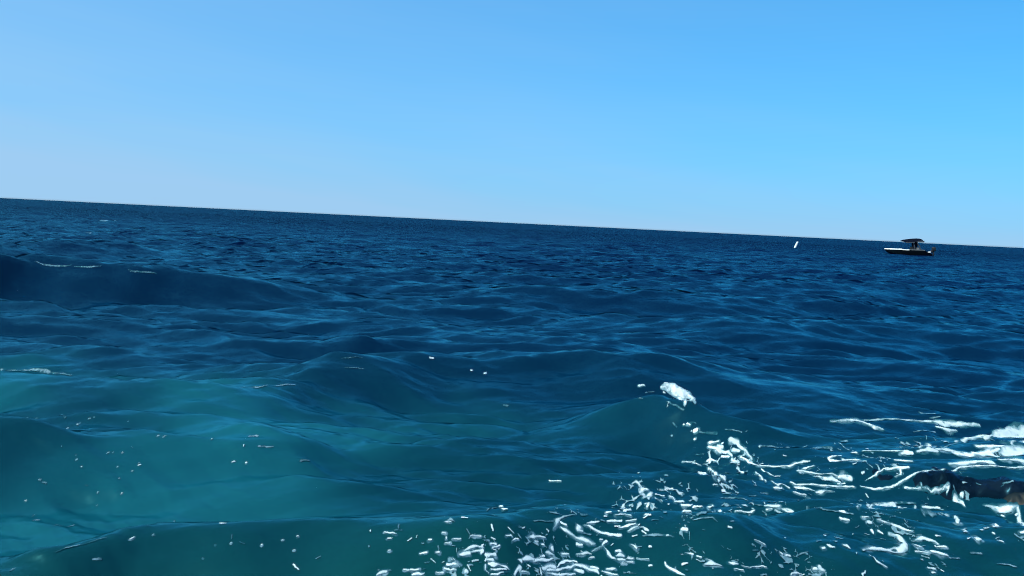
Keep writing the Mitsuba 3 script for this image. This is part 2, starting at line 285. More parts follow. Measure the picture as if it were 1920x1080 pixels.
# ------------------------------------------------------------------ foam left by the breaking waves
# each streak: (kind: f = froth, t = thin film, c = breaking crest; how much it is stretched along y; points (x, y, radius) on the water)
# <foam data>
FOAM = [
    ('f',0.49,[(0.904,6.064,0.0039),(0.915,6.094,0.0056),(0.936,6.111,0.0067),(0.952,6.094,0.0078),(0.96,6.054,0.0125)]),
    ('f',0.37,[(0.941,5.959,0.0082),(0.971,6.008,0.0165),(1.003,6.018,0.011)]),
    ('f',0.5,[(0.95,5.876,0.0038),(0.977,5.903,0.0109),(1.009,5.938,0.0205),(1.022,5.961,0.0137)]),
    ('f',0.4,[(1.048,5.95,0.0033),(1.084,5.939,0.0038),(1.112,5.947,0.0027)]),
    ('f',0.22,[(1.042,5.886,0.0043),(1.073,5.831,0.0032)]),
    ('f',0.43,[(1.147,5.951,0.0055),(1.17,5.945,0.0082),(1.165,5.865,0.0054)]),
    ('f',0.4,[(1.163,5.835,0.0065),(1.227,5.871,0.0071)]),
    ('f',0.45,[(1.197,5.781,0.0054),(1.237,5.787,0.007),(1.281,5.837,0.0054)]),
    ('f',0.26,[(0.943,4.499,0.0038),(0.977,4.487,0.0046)]),
    ('f',0.37,[(1.087,6.043,0.0022),(1.136,6.052,0.0028),(1.188,6.073,0.005)]),
    ('f',0.73,[(1.223,6.003,0.0039),(1.248,6.009,0.0039)]),
    ('f',0.65,[(0.955,5.79,0.0043),(0.982,5.798,0.0059),(0.963,5.754,0.0069)]),
    ('f',0.6,[(0.741,4.47,0.0041),(0.768,4.469,0.0046)]),
    ('f',0.9,[(0.903,4.324,0.0053),(0.927,4.322,0.0061)]),
    ('f',0.2,[(0.608,4.495,0.005),(0.81,5.677,0.0078),(0.854,5.74,0.0048)]),
    ('f',0.51,[(0.542,4.468,0.0045),(0.565,4.473,0.0045)]),
    ('f',0.5,[(0.585,4.446,0.0029),(0.632,4.455,0.0033),(0.664,4.445,0.0053)]),
    ('f',0.61,[(0.539,4.381,0.0036),(0.56,4.393,0.0049),(0.611,4.4,0.0053)]),
    ('f',0.7,[(0.636,4.399,0.0024),(0.687,4.412,0.0037)]),
    ('f',0.73,[(0.594,4.351,0.0032),(0.627,4.363,0.0044),(0.684,4.383,0.0028)]),
    ('f',0.9,[(0.639,4.336,0.0028),(0.66,4.348,0.0069),(0.687,4.362,0.0049)]),
    ('f',0.79,[(0.692,4.366,0.0016),(0.716,4.36,0.002),(0.729,4.343,0.0069),(0.74,4.33,0.0028)]),
    ('f',0.75,[(0.433,4.342,0.0032),(0.462,4.357,0.0052),(0.493,4.369,0.0036)]),
    ('f',0.72,[(0.376,4.396,0.002),(0.337,4.368,0.0032),(0.305,4.332,0.0052),(0.279,4.298,0.0119),(0.276,4.272,0.0079),(0.261,4.24,0.0027)]),
    ('f',0.89,[(0.299,4.297,0.0047),(0.326,4.289,0.0043)]),
    ('f',0.9,[(0.296,4.266,0.0039),(0.318,4.262,0.0071),(0.348,4.254,0.0059),(0.372,4.243,0.0059),(0.406,4.246,0.0118),(0.436,4.241,0.011),(0.467,4.237,0.0032)]),
    ('f',0.88,[(0.42,4.322,0.004),(0.44,4.326,0.0056),(0.464,4.317,0.0048),(0.499,4.31,0.006),(0.538,4.306,0.0068),(0.577,4.303,0.0072),(0.6,4.307,0.0048)]),
    ('f',0.88,[(0.384,4.314,0.004),(0.394,4.302,0.0099),(0.383,4.287,0.0079),(0.406,4.288,0.0048)]),
    ('f',0.9,[(0.376,4.22,0.0039),(0.401,4.223,0.0039)]),
    ('f',0.9,[(0.491,4.263,0.0032),(0.506,4.267,0.0032)]),
    ('f',0.9,[(0.525,4.266,0.0059),(0.507,4.246,0.0047),(0.499,4.233,0.0028),(0.474,4.22,0.002),(0.449,4.208,0.0024)]),
    ('f',0.9,[(0.504,4.238,0.0024),(0.522,4.222,0.0028),(0.531,4.201,0.0071),(0.549,4.186,0.0043),(0.567,4.176,0.0031)]),
    ('f',0.9,[(0.373,4.174,0.0027),(0.405,4.185,0.0047),(0.424,4.196,0.0059),(0.448,4.191,0.002)]),
    ('f',0.9,[(0.302,4.149,0.005),(0.334,4.16,0.0039)]),
    ('f',0.9,[(0.435,4.174,0.0023),(0.46,4.178,0.0027)]),
    ('f',0.9,[(0.568,4.217,0.0059),(0.59,4.222,0.0059)]),
    ('f',0.9,[(0.568,4.192,0.0039),(0.589,4.205,0.0079),(0.608,4.201,0.0039)]),
    ('f',0.9,[(0.577,4.179,0.0059),(0.606,4.181,0.0059)]),
    ('f',0.9,[(0.626,4.194,0.0031),(0.65,4.193,0.0031)]),
    ('f',0.9,[(0.615,4.174,0.0027),(0.646,4.176,0.0039)]),
    ('f',0.9,[(0.595,4.161,0.0031),(0.614,4.162,0.0027)]),
    ('f',0.9,[(0.669,4.194,0.0012),(0.723,4.185,0.002)]),
    ('f',0.9,[(0.646,4.255,0.004),(0.664,4.244,0.0067),(0.671,4.237,0.0052)]),
    ('f',0.67,[(0.799,4.162,0.0051),(0.804,4.148,0.0051),(0.821,4.125,0.0066),(0.845,4.1,0.007),(0.878,4.072,0.0039)]),
    ('f',0.9,[(0.908,4.211,0.0016),(0.934,4.206,0.0044)]),
    ('f',0.9,[(0.253,4.158,0.0058),(0.251,4.148,0.0085)]),
    ('f',0.9,[(0.222,4.115,0.0031),(0.238,4.121,0.0077),(0.265,4.124,0.0019)]),
    ('f',0.9,[(0.167,4.051,0.0019),(0.19,4.074,0.0019),(0.214,4.098,0.0031)]),
    ('f',0.9,[(0.162,4.041,0.0049),(0.19,4.062,0.0068),(0.219,4.079,0.0053),(0.258,4.107,0.0019)]),
    ('f',0.9,[(0.16,4.151,0.0058),(0.19,4.168,0.0046),(0.221,4.179,0.0023)]),
    ('f',0.9,[(0.168,4.133,0.0038),(0.183,4.141,0.0034)]),
    ('f',0.9,[(0.2,4.139,0.0042),(0.212,4.145,0.0035)]),
    ('f',0.9,[(0.277,4.077,0.0031),(0.289,4.099,0.0042),(0.316,4.122,0.005),(0.355,4.138,0.0043),(0.374,4.138,0.0031)]),
    ('f',0.9,[(0.21,4.03,0.0075),(0.243,4.065,0.0084),(0.265,4.071,0.0069)]),
    ('f',0.9,[(0.214,4.028,0.0057),(0.257,4.051,0.0068),(0.301,4.082,0.005),(0.335,4.104,0.0058),(0.364,4.123,0.0058),(0.402,4.13,0.005),(0.431,4.124,0.0066),(0.469,4.12,0.0077),(0.48,4.112,0.0039)]),
    ('f',0.9,[(0.224,4.017,0.0038),(0.281,4.043,0.0065),(0.32,4.067,0.0069),(0.363,4.083,0.0046)]),
    ('f',0.9,[(0.363,4.101,0.0046),(0.401,4.104,0.0077)]),
    ('f',0.9,[(0.441,4.134,0.0039),(0.46,4.135,0.0039),(0.479,4.131,0.0027)]),
    ('f',0.9,[(0.517,4.134,0.0031),(0.541,4.135,0.0047),(0.56,4.137,0.0031)]),
    ('f',0.9,[(0.493,4.124,0.0019),(0.525,4.117,0.0031),(0.567,4.109,0.0035)]),
    ('f',0.66,[(0.33,6.166,0.005),(0.357,6.148,0.0033),(0.411,6.128,0.0022)]),
    ('t',0.55,[(1.006,5.732,0.0037),(0.838,4.537,0.0029)]),
    ('t',0.38,[(0.843,4.504,0.0042),(0.857,4.502,0.0042)]),
    ('t',0.9,[(0.71,4.304,0.0036),(0.754,4.31,0.006),(0.812,4.304,0.0068),(0.864,4.291,0.0028)]),
    ('t',0.48,[(0.405,4.414,0.0057),(0.439,4.422,0.0049)]),
    ('t',0.68,[(0.165,4.244,0.0058),(0.185,4.261,0.0035),(0.219,4.271,0.0027),(0.262,4.29,0.0032)]),
    ('t',0.89,[(0.61,4.117,0.0019),(0.655,4.105,0.0023)]),
    ('t',0.41,[(1.154,6.218,0.0057),(1.175,6.217,0.0057)]),
    ('t',0.48,[(0.768,4.415,0.0025),(0.803,4.413,0.0025)]),
    ('t',0.89,[(0.413,4.279,0.0059),(0.447,4.278,0.0059)]),
    ('f',0.69,[(-0.54,4.057,0.0032),(-0.513,4.049,0.0041),(-0.478,4.034,0.0019)]),
    ('f',0.81,[(-0.521,4.012,0.0025),(-0.498,4.009,0.0022)]),
    ('f',0.9,[(-0.267,4.032,0.0041),(-0.25,4.033,0.0041)]),
    ('f',0.9,[(-0.248,4.014,0.0031),(-0.246,4.002,0.0031)]),
    ('f',0.9,[(-0.22,4.002,0.0022),(-0.18,4.009,0.0038)]),
    ('f',0.9,[(-0.25,3.982,0.0019),(-0.226,3.988,0.0034)]),
    ('f',0.9,[(-0.329,3.997,0.0028),(-0.317,3.999,0.0031)]),
    ('f',0.9,[(-0.362,3.947,0.0019),(-0.33,3.951,0.0031)]),
    ('f',0.9,[(-0.287,3.952,0.0028),(-0.27,3.953,0.0031)]),
    ('f',0.9,[(-0.505,3.949,0.0034),(-0.496,3.949,0.0034)]),
    ('f',0.9,[(-0.137,4.029,0.0022),(-0.123,4.031,0.0031),(-0.087,4.041,0.0035)]),
    ('f',0.9,[(0.028,4.08,0.0038),(0.052,4.096,0.0035),(0.06,4.088,0.0025)]),
    ('f',0.9,[(0.057,4.067,0.0016),(0.068,4.082,0.0029),(0.088,4.095,0.0026)]),
    ('f',0.9,[(0.128,4.126,0.0019),(0.148,4.143,0.0065),(0.16,4.152,0.0097)]),
    ('f',0.9,[(-0.158,3.966,0.0019),(-0.142,3.977,0.0041),(-0.123,3.987,0.0041),(-0.101,3.993,0.0016),(-0.077,3.991,0.0047)]),
    ('f',0.9,[(-0.181,3.95,0.0037),(-0.159,3.955,0.0062),(-0.136,3.961,0.0056)]),
    ('f',0.9,[(-0.131,3.964,0.0019),(-0.103,3.973,0.0031),(-0.076,3.979,0.0062),(-0.083,3.969,0.0041)]),
    ('f',0.9,[(-0.04,4.019,0.0047),(-0.017,4.028,0.0047)]),
    ('f',0.9,[(-0.031,4.008,0.0038),(0.001,4.025,0.0028)]),
    ('f',0.9,[(-0.033,4.002,0.0022),(-0.015,4.0,0.0022)]),
    ('f',0.9,[(-0.058,3.969,0.0056),(-0.02,3.982,0.0069)]),
    ('f',0.9,[(-0.051,3.957,0.0034),(-0.026,3.96,0.0053)]),
    ('f',0.9,[(-0.059,3.933,0.0037),(-0.058,3.915,0.0019),(-0.042,3.905,0.0015)]),
    ('f',0.9,[(-0.044,3.942,0.0037),(-0.023,3.943,0.0068),(0.007,3.951,0.0031),(0.038,3.953,0.0062),(0.048,3.95,0.0028)]),
    ('f',0.9,[(-0.035,3.922,0.0022),(0.001,3.929,0.0034),(0.035,3.943,0.004)]),
    ('f',0.9,[(-0.032,3.902,0.0028),(-0.002,3.911,0.0037),(0.024,3.925,0.0022)]),
    ('f',0.9,[(0.087,4.007,0.0022),(0.103,4.008,0.0063),(0.107,4.001,0.0032)]),
    ('f',0.9,[(0.111,4.016,0.0038),(0.134,4.038,0.007),(0.162,4.047,0.0064)]),
    ('f',0.9,[(0.074,3.939,0.0062),(0.085,3.958,0.0078),(0.1,3.979,0.0094),(0.1,3.961,0.0047)]),
    ('f',0.9,[(0.11,3.966,0.0031),(0.139,3.98,0.0022)]),
    ('f',0.9,[(-0.223,3.933,0.0031),(-0.211,3.928,0.0043)]),
    ('f',0.9,[(-0.23,3.911,0.0046),(-0.213,3.913,0.0037),(-0.199,3.915,0.0053),(-0.166,3.916,0.0012)]),
    ('f',0.9,[(-0.242,3.896,0.0037),(-0.219,3.894,0.0031)]),
    ('f',0.9,[(-0.215,3.892,0.0018),(-0.191,3.896,0.0025)]),
    ('f',0.9,[(-0.279,3.876,0.0022),(-0.246,3.881,0.0034)]),
    ('f',0.9,[(-0.427,3.874,0.0025),(-0.399,3.876,0.0028)]),
    ('f',0.9,[(-0.392,3.877,0.004),(-0.355,3.882,0.004)]),
    ('f',0.9,[(-0.538,3.85,0.0025),(-0.519,3.858,0.004),(-0.5,3.864,0.0043)]),
    ('f',0.9,[(-0.382,3.86,0.004),(-0.356,3.866,0.0055),(-0.329,3.871,0.0025)]),
    ('f',0.64,[(-0.266,4.1,0.001),(-0.252,4.098,0.0032),(-0.233,4.098,0.0032)]),
    ('f',0.2,[(-0.009,5.641,0.0048),(0.01,5.633,0.0035)]),
    ('f',0.2,[(0.003,5.414,0.005),(0.037,5.415,0.0042)]),
    ('t',0.71,[(-0.495,4.066,0.0022),(-0.459,4.06,0.0022)]),
    ('t',0.9,[(-0.217,3.976,0.0028),(-0.202,3.979,0.0025)]),
    ('t',0.9,[(-0.36,3.984,0.0025),(-0.35,3.984,0.0025)]),
    ('t',0.9,[(-0.074,4.028,0.0031),(-0.049,4.032,0.0044)]),
    ('t',0.9,[(-0.34,3.885,0.0022),(-0.329,3.886,0.0022)]),
    ('t',0.9,[(-0.492,3.869,0.0025),(-0.482,3.87,0.0025)]),
    ('t',0.9,[(-0.538,3.866,0.0022),(-0.53,3.866,0.0019)]),
    ('t',0.9,[(-0.141,3.932,0.0022),(-0.132,3.934,0.0022)]),
    ('t',0.9,[(-0.088,3.937,0.0031),(-0.077,3.94,0.0031)]),
    ('t',0.9,[(-0.333,3.913,0.0022),(-0.314,3.915,0.0022)]),
    ('t',0.2,[(-0.09,5.405,0.0021),(-0.05,5.54,0.003),(-0.009,5.635,0.0022)]),
    ('f',0.56,[(1.95,6.733,0.0076),(1.958,6.653,0.0106),(1.928,6.394,0.006)]),
    ('f',0.37,[(1.417,6.326,0.0058),(1.455,6.332,0.0082)]),
    ('f',0.25,[(1.657,6.983,0.0097),(1.621,6.663,0.0099),(1.565,6.28,0.0058),(1.594,6.252,0.0058)]),
    ('f',0.2,[(1.503,6.246,0.0058),(1.52,6.258,0.0058)]),
    ('f',0.51,[(1.84,6.749,0.005),(1.856,6.74,0.005)]),
    ('f',0.65,[(1.487,6.145,0.0046),(1.517,6.154,0.0046)]),
    ('f',0.6,[(2.0,6.753,0.0038),(2.032,6.65,0.0044),(2.059,6.611,0.0031),(2.093,6.602,0.0031)]),
    ('f',0.43,[(1.982,6.414,0.006),(2.001,6.342,0.0072),(2.037,6.368,0.0042)]),
    ('f',0.24,[(1.954,6.279,0.0041),(2.028,6.309,0.0042)]),
    ('f',0.34,[(2.037,6.368,0.0036),(2.084,6.328,0.0042)]),
    ('f',0.65,[(2.231,6.621,0.0063),(2.28,6.591,0.0112),(2.33,6.539,0.0075),(2.371,6.509,0.0043),(2.472,6.462,0.005)]),
    ('f',0.77,[(2.317,6.497,0.0062),(2.365,6.444,0.0135),(2.436,6.438,0.0154),(2.478,6.412,0.0105)]),
    ('f',0.9,[(2.482,6.447,0.0124),(2.523,6.452,0.0186),(2.56,6.442,0.0155)]),
    ('f',0.84,[(2.458,6.395,0.0049),(2.509,6.398,0.0049)]),
    ('f',0.83,[(2.116,6.393,0.0091),(2.147,6.371,0.0073),(2.258,6.38,0.0061),(2.329,6.375,0.0067),(2.429,6.372,0.008),(2.559,6.358,0.008)]),
    ('f',0.77,[(2.132,6.344,0.009),(2.174,6.34,0.0103),(2.229,6.332,0.0066),(2.267,6.316,0.0054)]),
    ('f',0.74,[(2.092,6.26,0.0042),(2.138,6.246,0.0083),(2.181,6.248,0.0072)]),
    ('f',0.64,[(2.27,6.302,0.0078),(2.308,6.308,0.0109),(2.35,6.329,0.0049),(2.409,6.312,0.0024)]),
    ('f',0.34,[(1.204,5.779,0.007),(1.258,5.788,0.0054)]),
    ('f',0.43,[(1.262,5.741,0.0027),(1.277,5.753,0.0075),(1.322,5.747,0.007)]),
    ('f',0.2,[(1.364,5.733,0.008),(1.415,5.811,0.0054)]),
    ('f',0.33,[(0.938,4.493,0.0059),(0.967,4.483,0.0054)]),
    ('f',0.2,[(1.408,5.628,0.0063),(1.42,5.625,0.0063)]),
    ('f',0.9,[(1.504,5.594,0.0026),(1.575,5.596,0.0053),(1.614,5.599,0.0069),(1.637,5.616,0.0032)]),
    ('f',0.76,[(1.704,5.644,0.0053),(1.744,5.638,0.0107),(1.797,5.623,0.008)]),
    ('f',0.9,[(1.712,5.612,0.0059),(1.748,5.606,0.0053)]),
    ('f',0.9,[(1.807,5.602,0.0053),(1.831,5.587,0.0107),(1.866,5.567,0.009)]),
    ('f',0.89,[(1.889,4.834,0.0052),(1.909,4.827,0.0071),(1.932,4.829,0.0047)]),
    ('f',0.9,[(0.909,4.326,0.0061),(0.927,4.32,0.0061)]),
    ('f',0.84,[(1.269,4.317,0.0021),(1.295,4.32,0.0037),(1.318,4.319,0.0046)]),
    ('f',0.86,[(1.398,4.317,0.0029),(1.409,4.311,0.0038)]),
    ('f',0.9,[(1.427,4.311,0.0054),(1.449,4.317,0.0054)]),
    ('f',0.76,[(1.647,4.421,0.0065),(1.659,4.427,0.0056)]),
    ('f',0.9,[(1.678,4.448,0.0043),(1.691,4.441,0.0078),(1.714,4.434,0.003)]),
    ('f',0.5,[(1.777,4.48,0.0057),(1.797,4.486,0.0088),(1.802,4.471,0.0044)]),
    ('f',0.9,[(0.902,4.213,0.0016),(0.928,4.209,0.0028),(0.939,4.204,0.0044)]),
    ('f',0.84,[(0.957,4.196,0.0028),(0.979,4.188,0.0036)]),
    ('f',0.87,[(1.0,4.183,0.0024),(1.024,4.171,0.004)]),
    ('f',0.7,[(0.985,4.142,0.0039),(1.011,4.155,0.0087),(1.034,4.151,0.0067),(1.068,4.143,0.0028)]),
    ('f',0.9,[(1.107,4.169,0.0028),(1.128,4.166,0.0072),(1.153,4.168,0.0024)]),
    ('f',0.9,[(1.129,4.137,0.0032),(1.172,4.138,0.0028)]),
    ('f',0.82,[(1.171,4.166,0.0016),(1.211,4.169,0.002),(1.246,4.193,0.0028),(1.284,4.207,0.0028),(1.304,4.208,0.0016)]),
    ('f',0.9,[(1.554,4.269,0.005),(1.572,4.273,0.0034)]),
    ('f',0.9,[(1.586,4.277,0.0084),(1.591,4.27,0.0063),(1.61,4.267,0.0029)]),
    ('f',0.83,[(1.427,4.211,0.0033),(1.464,4.235,0.0041),(1.489,4.236,0.0029)]),
    ('t',0.2,[(1.925,5.654,0.0027),(2.167,6.202,0.0047),(2.209,6.223,0.003)]),
    ('t',0.22,[(0.996,4.428,0.0025),(1.046,4.453,0.0042),(1.121,4.595,0.0039),(1.394,5.664,0.0037)]),
    ('t',0.2,[(1.494,5.812,0.0054),(1.513,5.809,0.0054)]),
    ('t',0.82,[(0.968,4.385,0.0025),(1.013,4.389,0.0045),(1.069,4.394,0.0045),(1.09,4.375,0.0021)]),
    ('t',0.48,[(1.159,4.39,0.0025),(1.179,4.399,0.0025)]),
    ('t',0.9,[(1.757,5.591,0.0037),(1.791,5.587,0.0037)]),
    ('t',0.78,[(1.975,5.586,0.0027),(1.777,4.914,0.0038),(1.807,4.888,0.0047),(1.88,4.875,0.0043),(1.904,4.879,0.0071),(1.971,4.867,0.0029)]),
    ('t',0.9,[(1.24,4.257,0.002),(1.272,4.267,0.0029)]),
    ('t',0.76,[(1.49,4.331,0.0021),(1.556,4.367,0.003)]),
    ('t',0.88,[(1.255,4.148,0.0028),(1.294,4.169,0.0028)]),
    ('t',0.9,[(1.526,4.244,0.0042),(1.587,4.253,0.0042)]),
    ('t',0.82,[(0.891,4.113,0.0031),(0.899,4.108,0.0031)]),
    ('t',0.45,[(1.498,5.973,0.0028),(1.596,5.984,0.0056),(1.66,5.97,0.005),(1.709,5.901,0.0028)]),
    ('t',0.54,[(1.831,6.167,0.0058),(1.887,6.189,0.0058)]),
    ('t',0.58,[(1.725,6.084,0.0034),(1.779,6.106,0.0034)]),
    ('t',0.63,[(1.642,5.663,0.0037),(1.701,5.644,0.0037)]),
    ('f',0.68,[(2.134,4.768,0.006),(2.172,4.753,0.012),(2.179,4.7,0.0144),(2.157,4.617,0.015),(2.111,4.596,0.0125),(2.022,4.566,0.0107),(1.943,4.535,0.0081),(1.881,4.495,0.004)]),
    ('f',0.9,[(2.098,4.846,0.0034),(2.16,4.838,0.0052),(2.217,4.805,0.0095),(2.259,4.778,0.0069)]),
    ('f',0.88,[(1.891,4.835,0.0059),(1.928,4.827,0.0068)]),
    ('f',0.9,[(2.046,4.782,0.0094),(2.046,4.766,0.0059)]),
    ('f',0.9,[(2.082,4.786,0.0068),(2.101,4.771,0.0051)]),
    ('f',0.9,[(2.014,4.848,0.0043),(2.05,4.852,0.0043)]),
    ('f',0.9,[(2.037,4.827,0.006),(2.056,4.825,0.006)]),
    ('f',0.87,[(1.904,4.459,0.004),(1.91,4.382,0.0055),(1.962,4.372,0.0032)]),
    ('f',0.87,[(2.255,4.71,0.0051),(2.297,4.718,0.0111),(2.351,4.689,0.0077),(2.36,4.667,0.0051)]),
    ('f',0.44,[(2.227,4.646,0.0076),(2.25,4.633,0.0059)]),
    ('f',0.79,[(2.34,4.643,0.0051),(2.392,4.652,0.006)]),
    ('f',0.79,[(2.202,4.589,0.0033),(2.261,4.573,0.0042)]),
    ('f',0.65,[(2.284,4.592,0.005),(2.323,4.585,0.0101),(2.368,4.579,0.0068)]),
    ('f',0.65,[(2.825,5.397,0.0099),(2.718,5.175,0.0095)]),
    ('f',0.35,[(2.611,4.89,0.0063),(2.612,4.882,0.0063)]),
    ('f',0.2,[(2.804,4.952,0.0046),(2.893,5.063,0.0057)]),
    ('f',0.63,[(2.757,4.863,0.0073),(2.757,4.854,0.0073)]),
    ('f',0.28,[(2.612,4.764,0.0053),(2.644,4.785,0.0053)]),
    ('f',0.51,[(2.751,4.776,0.0054),(2.76,4.767,0.0054)]),
    ('f',0.9,[(2.906,4.855,0.0064),(2.931,4.856,0.0064)]),
    ('f',0.76,[(2.213,4.463,0.0049),(2.253,4.468,0.005)]),
    ('f',0.85,[(2.218,4.432,0.0057),(2.238,4.435,0.0057)]),
    ('f',0.9,[(3.388,6.094,0.0068),(3.423,6.066,0.0135),(3.462,6.034,0.0225),(3.519,6.028,0.0203),(3.568,6.03,0.009)]),
    ('f',0.76,[(3.449,5.994,0.0078),(3.456,5.986,0.0078)]),
    ('f',0.9,[(3.574,6.031,0.0079),(3.558,5.988,0.009),(3.546,5.951,0.0101),(3.065,5.104,0.0125),(2.985,4.926,0.0093)]),
    ('f',0.9,[(3.219,6.193,0.0135),(3.254,6.161,0.0169),(3.258,6.129,0.0067)]),
    ('f',0.4,[(2.016,4.937,0.0035),(2.363,5.565,0.0049),(2.667,6.106,0.0086),(2.763,6.128,0.0087),(2.477,5.391,0.0067),(2.91,6.118,0.0044)]),
    ('f',0.71,[(2.958,6.114,0.0066),(3.07,6.113,0.0089)]),
    ('f',0.83,[(1.895,4.879,0.006),(1.925,4.878,0.006)]),
    ('f',0.9,[(3.264,6.201,0.0068),(3.274,6.197,0.0068)]),
    ('f',0.81,[(1.864,7.215,0.0179),(1.916,7.182,0.0155),(1.948,7.102,0.0118),(1.961,7.006,0.0094),(1.969,6.925,0.0081)]),
    ('f',0.81,[(1.87,7.13,0.0178),(1.906,7.1,0.0142)]),
    ('f',0.87,[(1.703,7.272,0.0084),(1.77,7.246,0.0084)]),
    ('f',0.88,[(1.689,7.234,0.0096),(1.756,7.171,0.0107),(1.836,7.138,0.0083),(1.846,7.086,0.0071)]),
    ('f',0.9,[(1.761,7.201,0.0143),(1.793,7.177,0.0119)]),
    ('f',0.9,[(1.778,7.127,0.0106),(1.825,7.084,0.0094)]),
    ('f',0.46,[(1.842,7.034,0.0094),(1.862,6.968,0.0081)]),
    ('f',0.9,[(1.601,7.412,0.0085),(1.623,7.408,0.0097)]),
    ('f',0.6,[(1.908,7.019,0.0094),(1.94,6.919,0.0093),(1.983,6.82,0.008),(2.1,6.747,0.008),(2.198,6.711,0.0102),(2.25,6.751,0.008),(2.322,6.762,0.0081),(2.368,6.759,0.0058)]),
    ('f',0.45,[(2.28,6.628,0.0068),(2.371,6.663,0.0046)]),
    ('f',0.76,[(1.479,7.212,0.0048),(1.555,7.154,0.0047),(1.599,7.084,0.0059)]),
    ('f',0.9,[(1.656,7.121,0.0071),(1.687,7.134,0.0083),(1.724,7.104,0.0059)]),
    ('f',0.42,[(1.651,6.991,0.0093),(1.624,6.636,0.01),(1.595,6.246,0.0052)]),
    ('f',0.2,[(1.429,6.344,0.0105),(1.47,6.355,0.0084)]),
    ('f',0.33,[(3.293,8.893,0.0045),(3.438,8.942,0.0076),(3.617,9.03,0.0139),(3.685,8.968,0.0185),(3.73,8.895,0.0108),(3.832,8.876,0.0046)]),
    ('f',0.57,[(3.714,9.088,0.0062),(3.914,9.127,0.0079),(4.125,9.187,0.008),(4.369,9.268,0.0114),(4.521,9.309,0.0181),(4.629,9.257,0.023),(4.793,9.247,0.0166),(4.999,9.246,0.0083)]),
    ('f',0.53,[(4.499,9.138,0.0113),(4.616,9.11,0.0162),(4.706,9.14,0.0065)]),
    ('f',0.38,[(3.764,7.295,0.0065),(4.547,8.615,0.0186),(4.741,8.718,0.0205),(5.142,9.122,0.025),(5.461,9.194,0.0255)]),
    ('f',0.28,[(4.74,8.648,0.0094),(5.157,9.077,0.0116),(5.439,9.149,0.0102)]),
    ('f',0.72,[(2.851,6.964,0.0048),(2.973,6.951,0.0061),(3.121,6.906,0.0061),(3.204,6.87,0.0121),(3.123,6.875,0.0109)]),
    ('f',0.49,[(2.97,6.647,0.0047),(3.094,6.624,0.007)]),
    ('f',0.32,[(3.286,6.933,0.0061),(3.53,7.264,0.0116)]),
    ('f',0.71,[(3.251,6.882,0.0085),(3.363,6.916,0.0147),(3.413,6.9,0.0123)]),
    ('f',0.47,[(3.423,6.923,0.0099),(3.537,6.952,0.0137),(3.603,6.913,0.0125)]),
    ('f',0.33,[(3.533,6.887,0.0087),(3.647,6.888,0.0162),(3.786,6.939,0.0189),(3.907,6.978,0.0192)]),
    ('f',0.56,[(3.817,7.085,0.0103),(3.952,7.071,0.0129),(4.077,7.063,0.0091)]),
    ('f',0.41,[(3.33,6.527,0.0059),(3.413,6.535,0.0153),(3.539,6.574,0.0143),(3.661,6.554,0.012)]),
    ('f',0.58,[(3.809,6.983,0.0127),(3.973,7.027,0.0103)]),
    ('f',0.33,[(3.96,6.971,0.0128),(4.056,6.994,0.0258),(4.172,7.001,0.026)]),
    ('f',0.55,[(3.737,6.598,0.0121),(3.928,6.578,0.0147)]),
    ('f',0.48,[(4.115,7.107,0.0092),(4.724,7.939,0.0176)]),
    ('f',0.53,[(2.688,6.686,0.0058),(2.515,6.73,0.0092),(2.511,6.758,0.0081),(2.642,6.854,0.0071)]),
    ('f',0.23,[(2.725,6.675,0.0046),(2.61,6.728,0.0058)]),
    ('f',0.39,[(2.761,6.949,0.006),(2.801,6.943,0.006)]),
    ('f',0.9,[(2.669,6.413,0.0028),(2.756,6.444,0.0056),(2.827,6.494,0.0063),(2.866,6.493,0.0046)]),
    ('f',0.69,[(2.836,6.482,0.0046),(2.944,6.49,0.0092),(3.01,6.491,0.0069)]),
    ('f',0.76,[(2.945,6.477,0.008),(2.926,6.426,0.008),(2.88,6.409,0.0034)]),
    ('f',0.73,[(2.825,6.317,0.0056),(2.945,6.364,0.0068),(3.025,6.402,0.008),(3.129,6.433,0.0069),(3.192,6.352,0.008),(3.391,6.49,0.0059),(3.571,6.483,0.0059),(3.89,6.509,0.0073)]),
    ('f',0.9,[(3.021,6.3,0.0023),(3.019,6.278,0.0022),(3.077,6.249,0.0039),(3.125,6.244,0.0034),(3.196,6.241,0.0028)]),
    ('f',0.9,[(3.148,6.241,0.0028),(3.193,6.232,0.0045),(3.172,6.221,0.0028)]),
    ('f',0.87,[(2.612,6.362,0.0044),(2.695,6.309,0.01),(2.825,6.317,0.0078)]),
    ('f',0.9,[(2.91,6.305,0.0078),(3.013,6.279,0.0045)]),
    ('t',0.74,[(2.373,4.568,0.0034),(2.44,4.589,0.0034)]),
    ('t',0.9,[(2.519,4.635,0.0043),(2.583,4.647,0.0044)]),
    ('t',0.83,[(2.871,4.845,0.0055),(2.885,4.815,0.0073),(2.928,4.841,0.0064)]),
    ('t',0.72,[(2.646,4.599,0.0044),(2.705,4.603,0.0053),(2.747,4.593,0.0035)]),
    ('t',0.51,[(2.612,6.125,0.0043),(2.718,6.141,0.0054),(2.923,6.151,0.0044)]),
    ('t',0.2,[(2.578,5.323,0.0067),(2.656,5.326,0.0039),(2.869,5.616,0.0031)]),
    ('t',0.9,[(1.635,7.394,0.0049),(1.769,7.321,0.0097)]),
    ('t',0.9,[(1.587,7.216,0.0036),(1.645,7.187,0.0036)]),
    ('t',0.26,[(2.07,7.107,0.0048),(2.175,7.118,0.006),(2.223,7.087,0.0048)]),
    ('t',0.34,[(2.47,7.05,0.0072),(2.569,7.087,0.0109),(2.653,7.082,0.0061)]),
    ('t',0.31,[(2.784,7.246,0.0062),(2.837,7.252,0.0075)]),
    ('t',0.35,[(2.328,7.056,0.0036),(2.49,7.196,0.0037)]),
